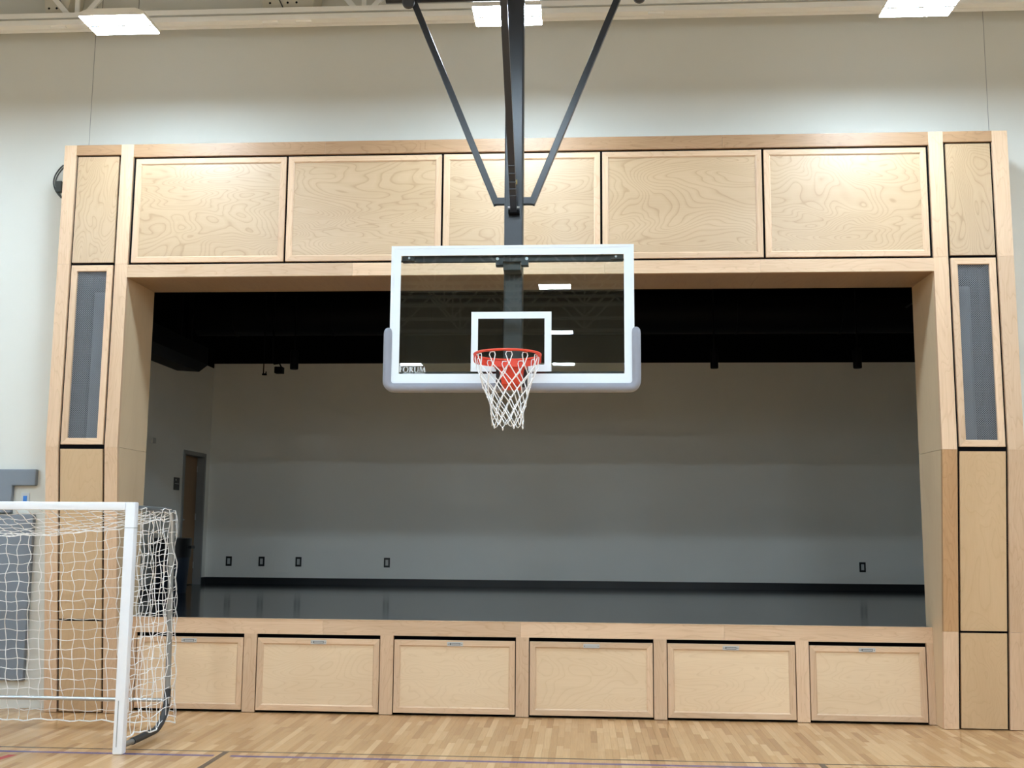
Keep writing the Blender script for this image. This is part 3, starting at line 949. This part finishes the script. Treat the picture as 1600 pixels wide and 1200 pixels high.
# ------------------------------------------------------------------ goal
GX, GY, GYB, GYT = -3.17, -1.515, -.50, -.63
GXL = GX - 3.16
goal = thing('handball_goal', ((GX + GXL) / 2, -1.0, 0), 'white framed indoor goal with net standing at the left', 'goal')
for X in (GX, GXL):
    mb = MB().box(X - .041, X + .041, GY - .041, GY + .041, .0008, 2.003)
    p = mb.build('post', 'goal_white', goal, bevel=.012, smooth=True)
    MB().box(X - .0425, X + .0425, GY - .0425, GY + .0425, 1.792, 1.796).build('post_joint', 'goal_grey', p)
    MB().box(X - .012, X - .006, GY - .0425, GY - .040, .06, .42).build('post_slot', 'goal_grey', p)
    ss = 1 if X == GX else -1
    rf = [(X, GY + .03, .055)]
    rf += [(X, GY + .26, .050)]
    sleeve = [(X, GY + .25, .050), (X, -.82, .050)]
    for a in range(1, 9):
        t = math.pi / 2 * a / 8
        sleeve.append((X, -.82 + .28 * math.sin(t), .05 + .24 * (1 - math.cos(t))))
    sleeve.append((X, -.535, .37))
    MB().tube(rf, .023, 12).build('ground_tube', 'goal_grey', goal, smooth=True)
    MB().tube(sleeve, .030, 12).build('padded_sleeve', 'foam', goal, smooth=True)
    up_ = [(X, -.535, .36), (X, -.56, .9), (X, -.60, 1.5), (X, GYT + .012, 1.86)]
    for a in range(1, 7):
        t = math.pi / 2 * a / 6
        up_.append((X, GYT - .10 + .11 * math.cos(t), 1.86 + .09 * math.sin(t)))
    up_.append((X, GY + .04, 1.955))
    MB().tube(up_, .025, 12).build('rear_upright', 'goal_grey', goal, smooth=True)
    MB().box(X - .028, X + .028, -.565, -.505, .24, .30).build('bar_clamp', 'steel', goal, bevel=.004)
MB().box(GXL + .041, GX - .041, GY - .041, GY + .041, 1.935, 2.003).build('crossbar', 'goal_white', goal, bevel=.012, smooth=True)
MB().tube([(GXL, -.535, .268), (GX - .02, -.535, .268)], .017, 12).build('rear_bar', 'steel', goal, smooth=True)

NR = .0035
nt_ = MB()
def wob(a, b, s): return .5 * math.sin(a * 7.1 + b * 3.3 + s) + .5 * math.sin(a * 2.7 - b * 5.9 + 2 * s)
def back(u, v):
    """u 0..1 from right to left, v 0..1 from top to the hem: curtain hanging from the rear top corner"""
    z = 1.93 - 1.875 * v
    y = GYT + (GYB + .09 - GYT) * v ** .8
    sag = .10 * math.sin(math.pi * min(1, v)) * (math.sin(math.pi * u) ** .6)
    x = GX + .03 - u * 3.22
    dip = .22 * (4 * u * (1 - u)) ** .7 * (1 - v) ** 1.4
    return Vector((x + .016 * wob(u * 12, v * 8, 0), y - sag * .5 + .018 * wob(u * 10, v * 9, 1.3), z - dip + .012 * wob(u * 14, v * 5, 2.1)))
def top(u, v):
    """v 0 at the crossbar, 1 at the rear"""
    a = Vector((GX + .0 - u * 3.16, GY + .03, 1.945))
    b = back(u, 0)
    p = a.lerp(b, v)
    p.z -= .06 * math.sin(math.pi * v) * (4 * u * (1 - u) + .1)
    p.x += .012 * wob(u * 9, v * 7, .7); p.z += .008 * wob(u * 13, v * 6, 1)
    return p
def side(sx, v, hh, X):
    """sx 0 at the post, 1 at the rear; v 0 top .. 1 hem"""
    z = 1.955 - 1.86 * v + .012 * wob(sx * 5, v * 11, hh)
    yf = GY + .05
    yb = GYT + (GYB + .07 - GYT) * v ** .8 + .03
    p = Vector((X + .02 + .018 * wob(sx * 4, v * 6, hh + 1), yf + (yb - yf) * sx + .014 * wob(sx * 6, v * 8, hh), z))
    if v > .93: p.z += .05 * (1 - sx) * (1 - v) / .07 + (.03 * math.sin(sx * 9))
    p.z += .07 * (.5 - sx) * v * (1 - v)
    return p
SEG = 2
NU, NV = 31, 19
def strands(fn, nu, nv, hems=()):
    for i in range(nu + 1):
        nt_.tube([fn(i / nu, j / (nv * SEG)) for j in range(nv * SEG + 1)], NR, 4)
    for j in range(nv + 1):
        nt_.tube([fn(i / (nu * SEG), j / nv) for i in range(nu * SEG + 1)], NR * (1.9 if j in hems else 1), 4)
strands(back, NU, NV, (NV,))
strands(top, NU, 9)
for X in (GX, GXL):
    strands(lambda a, b: side(a, b, 2.2 if X == GX else 4.0, X), 10, NV, (NV,))
o = nt_.build('net', 'net_cream', goal)
tag(o, 'white square-mesh goal net', kind='stuff')

# ------------------------------------------------------------------ lamps
ZL = 6.33
def make_lamp(loc, label, group):
    X, Y, Z = loc
    t = thing('high_bay_light', loc, label, 'ceiling light', group)
    hx, hy = .302, .185
    MB().prism([(-hx + X, Z + .008), (hx + X, Z + .008), (hx + X, Z + .04), (X + hx * .72, Z + .075), (X - hx * .72, Z + .075), (X - hx, Z + .04)], Y - hy, Y + hy, 'y').build('housing', 'white_metal', t, bevel=.002)
    for s in (-1, 1):
        MB().box(X - hx + .006, X + hx - .006, Y + (.014 if s > 0 else -hy + .006), Y + (hy - .006 if s > 0 else -.014), Z, Z + .0085).build('led_lens', 'lamp', t)
    MB().box(X - hx + .004, X + hx - .004, Y - .012, Y + .012, Z - .005, Z + .010).build('lens_divider', 'goal_grey', t)
    for sx in (-.17, .17):
        MB().tube([(X + sx, Y, Z + .07), (X + sx, Y, CEIL)], .0025, 5).build('hanging_wire', 'cable', t)
    return t
LX = (-3.67, -.125, 3.465)
LY = [-1.18, -5.5, -9.8, -14.2, -19.0, -23.9]
rowlab = ['lit white high bay light at the left above the stage wall', 'lit white high bay light behind the hoop mast', 'lit white high bay light at the right above the stage wall']
proto = None
for X, l in zip(LX, rowlab):
    if proto is None:
        proto = make_lamp((X, LY[0], ZL), l, 'lit high bay lights in the hall')
    else:
        copy_tree(proto, (X, LY[0], ZL), l)
back_l = 'lit high bay light hanging in the rows behind the viewer'
FAR = (-12.4, -8.4, -4.25, .02, 4.3, 8.5, 12.4)
for c_, X0_ in enumerate((-10.9, -7.3, LX[0], LX[1], LX[2], 7.1, 10.7)):
    for k, Y in enumerate(LY):
        if k == 0 and (X0_ in LX or abs(X0_) > 9): continue
        X = X0_ if k < 3 else FAR[c_]
        l = back_l
        if k == 0:
            l = 'lit high bay light outside the picture by the stage wall'
        copy_tree(proto, (X, Y, ZL), l)

# ------------------------------------------------------------------ roof truss by the wall, roof joists
def truss(Y, z0, z1, label, x_start, pitch_, mat='white_metal', grp=None):
    t = thing('roof_truss', (0, Y, z0), label, 'roof truss', grp)
    for nm, z in (('bottom_chord', z0), ('top_chord', z1)):
        mb = MB()
        for s in (-1, 1):     # a pair of angles
            y0, y1 = (Y + .012, Y + .062) if s > 0 else (Y - .062, Y - .012)
            mb.box(GX0 + .02, GX1 - .02, y0, y1, z, z + .006)
            yy = Y + s * .015
            mb.box(GX0 + .02, GX1 - .02, min(yy, yy - s * .006), max(yy, yy - s * .006), z + .006, z + .085)
        mb.build(nm, mat, t)
    x = x_start
    while x < GX1 - pitch_:
        for a, b in (((x, z0 + .05), (x + pitch_ * .5, z1 + .03)), ((x + pitch_ * .5, z1 + .03), (x + pitch_, z0 + .05))):
            MB().bar((a[0], Y, a[1]), (b[0], Y, b[1]), .055, .022, up=(0, 1, 0)).build('web', mat, t)
        MB().box(x - .022, x + .022, Y - .012, Y + .012, z0 + .04, z1 + .04).build('web', mat, t)
        x += pitch_
    return t


tr = truss(.20, 6.985, CEIL - .09, 'cream steel truss with diagonal webs along the top of the stage wall', -10.90, 3.06)
# second, heavier flange under the chord as the photo shows two parallel lips
MB().box(GX0 + .02, GX1 - .02, .07, .137, 6.975, 7.030).build('lower_lip', 'white_metal', tr)
MB().box(GX0 + .02, GX1 - .02, .085, .137, 7.060, 7.115).build('upper_lip', 'white_metal', tr)
MB().box(GX0 + .02, GX1 - .02, .120, .137, 7.030, 7.060).build('lip_recess', 'beige_metal', tr)
for X in (-8.6, -5.0, -2.75, -2.4, 1.2, 5.0):
    MB().box(X, X + .16, .09, .12, 6.955, 6.98).build('chord_clip', 'white_metal', tr)
j0 = truss(-1.9, 7.75, CEIL - .09, 'white open-web roof joist high above the hall', GX0 + .3, 1.9, grp='roof joists over the hall')
for k in range(1, 14):
    copy_tree(j0, (0, -1.9 - 1.9 * k, 7.75))

# duct boxes between wall and truss
def duct_box(x0, x1, z0, label):
    t = thing('duct_box', ((x0 + x1) / 2, .36, z0), label, 'duct', 'beige duct boxes on the wall')
    MB().prism([(x0 - .06, z0 + .4), (x0, z0), (x1, z0), (x1 + .06, z0 + .4)], .22, WALL_Y, 'y').build('box', 'beige_metal', t, bevel=.004)
    MB().box(x0 - .03, x1 + .03, .20, WALL_Y, z0 - .025, z0 - .005).build('flange', 'beige_metal', t)
    for f in (.14, .50, .68):
        X = x0 + (x1 - x0) * f
        MB().lathe([(.012, 0), (.012, -.004)], (X, .22, z0 + .09), 10, 'y').build('hole', 'black', t)
    MB().tube([(x0 + .04, .215, z0 + .4), (x0 + .22, .215, z0 + .02)], .007, 6).build('conduit', 'cable', t)
    MB().tube([(0, 0, 0)] if False else [((x0 + x1) / 2, .36, z0 + .38), ((x0 + x1) / 2, .36, CEIL)], .02, 8).build('hanger', 'beige_metal', t)
duct_box(-2.79, -2.27, 7.145, 'beige perforated duct box above the truss, left of the hoop')
duct_box(-5.13, -4.90, 7.145, 'narrow beige duct box above the truss at the far left')

# ------------------------------------------------------------------ gym wall fittings
pw = MB().prism([(-6.40, 2.374), (-5.025, 2.374), (-5.025, 2.207), (-5.268, 2.207), (-5.268, 1.93), (-6.40, 1.93)], WALL_Y - .06, WALL_Y, 'y')
tag(pw.build('wall_pad', 'vinyl', bevel=.012), 'grey notched vinyl wall pad above the goal crossbar', 'wall pad', 'grey wall pads')
tag(MB().box(-6.40, -5.022, WALL_Y - .06, WALL_Y, .272, 1.918).build('wall_pad', 'vinyl', bevel=.012), 'large grey vinyl wall pad seen through the goal net', 'wall pad', 'grey wall pads')
sp = thing('switch_plate', (-5.148, WALL_Y, 2.045), 'small steel switch plate with blue light beside the notched pad', 'switch')
MB().box(-5.19, -5.105, WALL_Y - .008, WALL_Y, 2.02, 2.135).build('plate', 'plate_steel', sp, bevel=.002)
MB().box(-5.168, -5.127, WALL_Y - .012, WALL_Y - .007, 2.05, 2.105).build('blue_light', 'blue', sp, bevel=.002)
cl = thing('cable_loop', (-5.0, WALL_Y - .03, 5.2), 'dark cable loop hanging behind the top of the left column', 'cable')
for dx, dz in ((0, 0), (.022, -.012)):
    pts = []
    for i in range(15):
        t = i / 14
        pts.append((-4.93 - .125 * math.sin(math.pi * (t * .9 + .05)) ** .8 + dx, WALL_Y - .03, 5.60 - .36 * t + dz))
    MB().tube(pts, .0075, 8).build('cable', 'cable', cl, smooth=True)
MB().box(-5.02, -4.96, WALL_Y - .05, WALL_Y, 5.30, 5.42).build('clip', 'cable', cl, bevel=.005)

# ------------------------------------------------------------------ things on the stage
def outlet(X, lab):
    t = thing('wall_outlet', (X, SYB, 1.185), lab, 'outlet', 'black outlets on the stage back wall')
    MB().box(X - .048, X + .048, SYB - .008, SYB, 1.185, 1.335).build('plate', 'plate_dark', t, bevel=.002)
    MB().box(X - .022, X + .022, SYB - .011, SYB - .007, 1.215, 1.305).build('socket', 'plate_pale', t, bevel=.001)
for X, l in ((-5.08, 'leftmost black wall outlet on the stage back wall, near the door'), (-4.55, 'second black wall outlet from the left on the stage back wall'),
             (-3.955, 'third black wall outlet from the left on the stage back wall'), (-2.54, 'fourth black wall outlet from the left, standing apart'),
             (4.815, 'black wall outlet at the right end of the stage back wall')):
    outlet(X, l)
def access(x0, x1, z0, z1, lab):
    t = thing('access_panel', ((x0 + x1) / 2, SYB, z0), lab, 'access panel', 'painted access panels')
    MB().box(x0, x1, SYB - .004, SYB, z0, z1).build('frame', 'stage_wall_brightened', t, bevel=.001)
    MB().box(x0 + .02, x1 - .02, SYB - .008, SYB - .004, z0 + .02, z1 - .02).build('cover', 'stage_wall_brightened', t, bevel=.002)
access(4.41, 4.67, 1.07, 1.33, 'wall-coloured access panel beside the right outlet')
access(-4.36, -4.10, 1.07, 1.33, 'wall-coloured access panel between the left outlets')

tb = thing('trash_bin', (-5.075, 4.4, ZST), 'dark navy trash bin with black liner on the stage near the door', 'trash bin')
MB().lathe([(.195, 0), (.20, .01), (.235, .55), (.235, .56)], (-5.075, 4.4, ZST), 28).build('body', 'bin_navy', tb, smooth=True)
MB().lathe([(.239, .48), (.243, .50), (.247, .70), (.252, .72), (.252, .738), (.235, .742), (.22, .70)], (-5.075, 4.4, ZST), 28).build('liner_rim', 'bin_black', tb, smooth=True)
for s in (-1, 1):
    MB().box(-5.075 + s * .262 - .022, -5.075 + s * .262 + .022, 4.33, 4.47, ZST + .60, ZST + .64).build('handle', 'bin_black', tb, bevel=.005)

sg = thing('wall_sign', (SXL, 5.42, 2.33), 'small black room sign beside the stage door', 'sign')
MB().box(SXL, SXL + .008, 5.31, 5.53, 2.335, 2.52).build('sign_plate', 'sign', sg, bevel=.002)
MB().box(SXL + .0075, SXL + .010, 5.34, 5.50, 2.425, 2.432).build('sign_rule', 'sign_white', sg)
MB().lathe([(.014, 0), (.014, .003)], (SXL + .0075, 5.38, 2.485), 12, 'x').build('sign_dot', 'sign_white', sg)
th = thing('wall_sensor', (SXL, 4.45, 2.95), 'small pale sensor box high on the stage side wall', 'sensor')
MB().box(SXL, SXL + .03, 4.39, 4.51, 2.95, 3.03).build('case', 'plate_pale', th, bevel=.006)

# black ducts and pendants under the stage roof
def rnd_duct(x0, x1, Y, z, r, lab):
    t = thing('ceiling_duct', ((x0 + x1) / 2, Y, z - r), lab, 'duct', 'black ducts over the stage')
    MB().tube([(x0, Y, z), (x1, Y, z)], r, 24).build('duct', 'ductblack', t, smooth=True)
    x = x0 + .6
    while x < x1:
        MB().lathe([(r + .012, -.015), (r + .012, .015)], (x, Y, z), 24, 'x').build('duct_collar', 'ductblack', t)
        x += 1.5
    for X in (x0 + .5, x1 - .5):
        MB().box(X - .015, X + .015, Y - .01, Y + .01, z + r - .01, SZC).build('duct_hanger', 'ductblack', t)
rnd_duct(-5.3, 6.1, 5.6, 4.98, .30, 'long round black duct near the back of the stage roof')
rnd_duct(-5.3, 6.1, 3.0, 5.10, .26, 'long round black duct over the middle of the stage')
t = thing('supply_duct', (-5.2, 5.2, 4.07), 'square black supply duct end above the stage door', 'duct')
MB().prism([(SXL, 4.09), (-5.12, 4.07), (-4.99, 4.17), (-4.99, 4.42), (SXL, 4.42)], 2.6, 5.22, 'y').build('box', 'ductblack', t, bevel=.004)
MB().box(-5.36, -5.30, 4.9, 4.96, 4.42, SZC).build('hanger', 'ductblack', t)
MB().box(-5.20, -5.14, 4.9, 4.96, 4.42, SZC).build('hanger', 'ductblack', t)
def pendant(X, Y, z0, z1, r, lab):
    t = thing('pendant_light', (X, Y, z0), lab, 'pendant', 'black pendants over the stage')
    MB().lathe([(r * .9, 0), (r, .01), (r, z1 - z0 - .03), (r * .8, z1 - z0)], (X, Y, z0), 20).build('can', 'ductblack', t, smooth=True)
    MB().tube([(X, Y, z1 - .02), (X, Y, SZC)], .012, 8).build('stem', 'ductblack', t)
pendant(2.405, 5.05, 4.08, 4.36, .056, 'short black pendant right of the backboard over the stage')
pendant(4.40, 5.05, 4.08, 4.36, .060, 'short black pendant near the right side of the stage')
pendant(-3.65, 5.05, 4.08, 4.36, .060, 'short black pendant left of the backboard over the stage')
sl = thing('stage_spotlight', (-3.86, 5.05, 4.0), 'small black spotlight hanging left of the backboard over the stage', 'spotlight')
MB().box(-3.93, -3.81, 5.0, 5.12, 4.02, 4.115).build('head', 'ductblack', sl, bevel=.01)
MB().tube([(-3.84, 5.06, 4.11), (-3.87, 5.06, 4.17), (-3.95, 5.06, 4.16), (-3.97, 5.06, 4.20), (-3.97, 5.06, SZC)], .012, 8).build('yoke', 'ductblack', sl)
hk = thing('hanging_hook', (-4.09, 5.05, 4.0), 'thin black hook on a cord left of the spotlight over the stage', 'hook')
MB().tube([(-4.10, 5.05, SZC), (-4.10, 5.05, 4.02), (-4.07, 5.05, 4.0), (-4.06, 5.05, 4.05)], .008, 6).build('hook', 'ductblack', hk)
MB().box(-4.115, -4.055, 5.03, 5.07, 3.995, 4.02).build('weight', 'ductblack', hk)
cd = MB().tube([(5.18, 5.03, 5.0), (5.18, 6.0, 5.0), (5.19, 6.79, 5.0)], .012, 8).build('conduit_pipe', 'steel_dark', smooth=True)
tag(cd, 'thin grey conduit under the black stage roof at the right', 'conduit')
